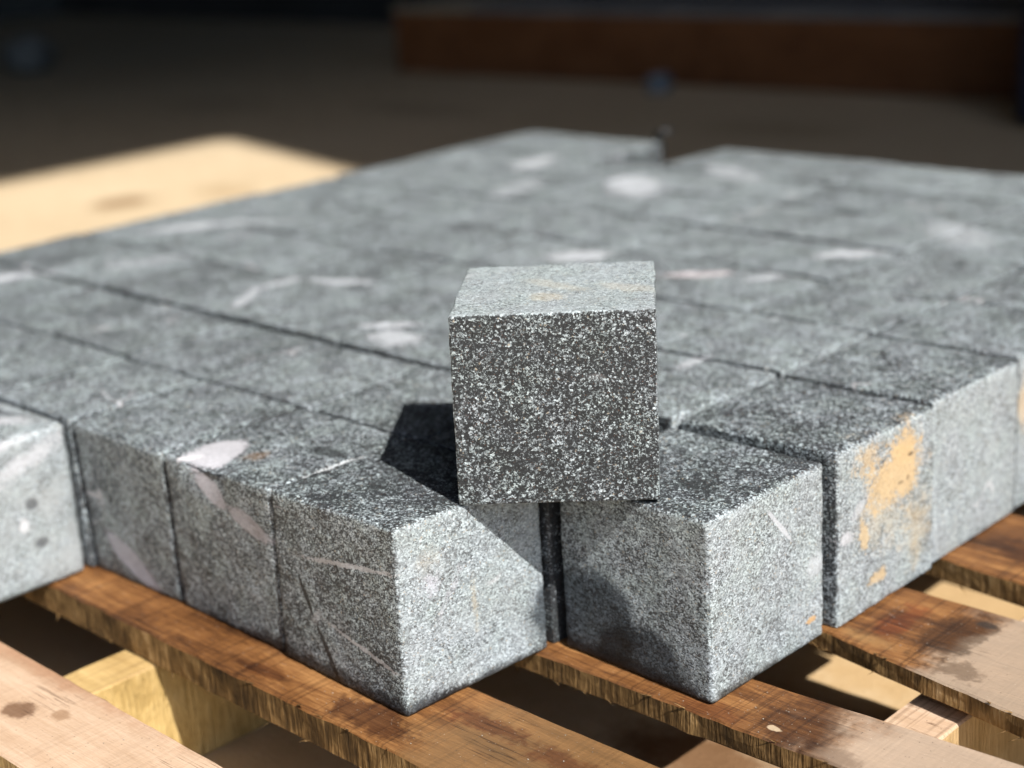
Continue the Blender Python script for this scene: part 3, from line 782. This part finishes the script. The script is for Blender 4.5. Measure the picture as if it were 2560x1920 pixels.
slant("lid", 26, 185.4, -0.3, 63.3, GZ + 15.1, GZ + 16.4, M_CRATETOP, crate)
slant("lid_board", -0.4, 25.6, -0.3, 63.3, GZ + 15.1, GZ + 16.4, M_CRATETOP2, crate)["label"] = "pale buff board at the left end of the crate lid"
for s0 in (6, 88, 168):
    slant("runner", s0, s0 + 9, 1.0, 62, GZ + 0.02, GZ + 0.3, M_CRATE, crate)

def lump(name, ctr, rad, mat, seed, fold=0.35, nu=40, nv=24, flat=True):
    """crumpled closed body resting on the floor"""
    verts, faces = [], []
    for j in range(nv + 1):
        th = math.pi * j / nv
        for i in range(nu):
            ph = 2 * math.pi * i / nu
            d = Vector((math.sin(th) * math.cos(ph), math.sin(th) * math.sin(ph), math.cos(th)))
            s = 1 + fold * (mnoise.noise(d * 1.7 + Vector((seed, 0, 0))) + 0.6 * abs(mnoise.noise(d * 4.0 + Vector((0, seed, 0)))))
            p = Vector((ctr[0] + d.x * rad[0] * s, ctr[1] + d.y * rad[1] * s, ctr[2] + rad[2] * (0.8 + d.z * s)))
            p.z = max(p.z, ctr[2] + 0.02)
            verts.append(W(*p))
    for j in range(nv):
        for i in range(nu):
            a_ = j * nu + i; b_ = j * nu + (i + 1) % nu
            faces.append((a_, a_ + nu, b_ + nu, b_))
    return link(name, verts, faces, mat, loc=W(*ctr))
tag(lump("plastic_scrap", (-171, 228.5, GZ), (2.4, 3.2, 2.2), plain("pale_blue_plastic", (0.10, 0.125, 0.15), (0.15, 0.18, 0.21), 40, 0.4), 3.0),
    "small pale bluish plastic scrap lying at the foot of the brown crate", "scrap")
tag(lump("rubble_sack", (-376, 196, GZ), (6.5, 7.5, 5.5), plain("bluish_sack_weave", (0.05, 0.06, 0.066), (0.08, 0.092, 0.098), 12, 0.8), 7.0, 0.25),
    "dim bluish grey sack slumped on the dark floor at far left", "sack")
# dark blue tarpaulin hanging in folds over a stack at the right end of the crate
def tarp():
    verts, faces = [], []
    nu, nv = 40, 30
    cx0, cy0 = -66.0, 230.0
    for j in range(nv + 1):
        t = j / nv
        for i in range(nu):
            ph = 2 * math.pi * i / nu
            fold = 1 + 0.07 * math.sin(ph * 9 + 1.5 * t) * t + 0.05 * mnoise.noise(Vector((math.cos(ph) * 2, math.sin(ph) * 2, t * 3)))
            rr = (0.2 if j == 0 else 1) * (0.86 + 0.2 * t) * fold
            cs, sn = math.cos(ph), math.sin(ph)
            k = 1 / max(abs(cs), abs(sn)) ** 0.75
            verts.append(W(cx0 + 17 * rr * cs * k, cy0 + 14 * rr * sn * k, GZ + 60 - 58.5 * max(0, (t - 0.04) / 0.96)))
    for j in range(nv):
        for i in range(nu):
            a_ = j * nu + i; b_ = j * nu + (i + 1) % nu
            faces.append((a_, a_ + nu, b_ + nu, b_))
    faces.append(tuple(range(nu)))
    return link("tarpaulin", verts, faces, plain("dark_blue_tarpaulin", (0.015, 0.02, 0.05), (0.025, 0.032, 0.07), 10, 0.5), loc=W(cx0, cy0, GZ))
tag(tarp(), "dark blue tarpaulin draped beside the right end of the brown crate", "tarpaulin")

# end of a black strap standing up behind the back row, at the gap
def strap():
    path = [(-60.6, 93.6, -9.0), (-60.6, 93.5, -3.0), (-60.4, 93.3, 0.2), (-59.9, 93.1, 1.2), (-59.2, 93.0, 1.5), (-58.5, 92.9, 1.0)]
    verts, faces = [], []
    for i, p in enumerate(path):
        q = Vector(path[min(i + 1, len(path) - 1)]) - Vector(path[max(i - 1, 0)])
        n = q.cross(Vector((0, 1, 0))).normalized() * 0.12
        for dy, sg in ((-0.8, 1), (0.8, 1), (0.8, -1), (-0.8, -1)):
            verts.append(W(p[0] + n.x * sg, p[1] + dy, p[2] + n.z * sg))
    for i in range(len(path) - 1):
        for k in range(4):
            a_, b_ = i * 4 + k, i * 4 + (k + 1) % 4
            faces.append((a_, b_, b_ + 4, a_ + 4))
    faces += [(3, 2, 1, 0), tuple(range(len(verts) - 4, len(verts)))]
    return link("strap", verts, faces, plain("black_strap", (0.012, 0.012, 0.013), (0.02, 0.02, 0.021), 60, 0.5), loc=W(-58.9, 93.6, -9))
tag(strap(), "short black strap end standing up at the gap in the back row", "strap")

# grit and crumbs of stone lying on the boards
def grit():
    rd = random.Random(5)
    verts, faces = [], []
    zones = [(-6, 2.5, -2.2, -0.8, 70), (1.2, 9, 0, 3.4, 60), (-28, -8, -2.0, -0.6, 40), (11.2, 16, 9.6, 13, 60), (6, 18, 8.9, 9.4, 30), (11.2, 18, 21, 26, 70), (-16, -8, -14, -10.5, 30)]
    for a0, a1, b0, b1, n in zones:
        for _ in range(n):
            a, b = rd.uniform(a0, a1), rd.uniform(b0, b1)
            r = 0.012 + 0.04 * rd.random() ** 4
            i0 = len(verts)
            ang = rd.random() * 6.28
            for k in range(4):
                q = ang + k * 1.571 + rd.uniform(-0.3, 0.3)
                verts.append(W(a + r * math.cos(q), b + r * math.sin(q) * 0.8, -10.01 + r * 0.3))
            verts.append(W(a, b, -10.01 + r * rd.uniform(0.7, 1.3)))
            verts.append(W(a, b, -10.02))
            for k in range(4):
                faces.append((i0 + k, i0 + (k + 1) % 4, i0 + 4)); faces.append((i0 + (k + 1) % 4, i0 + k, i0 + 5))
    return link("stone_grit", verts, faces, plain("stone_grit", (0.12, 0.10, 0.08), (0.42, 0.38, 0.32), 300, 0.7), loc=W(0, 0, -10), smooth=False)
tag(grit(), "pale stone grit and crumbs scattered over the pallet boards", "grit", kind="stuff")
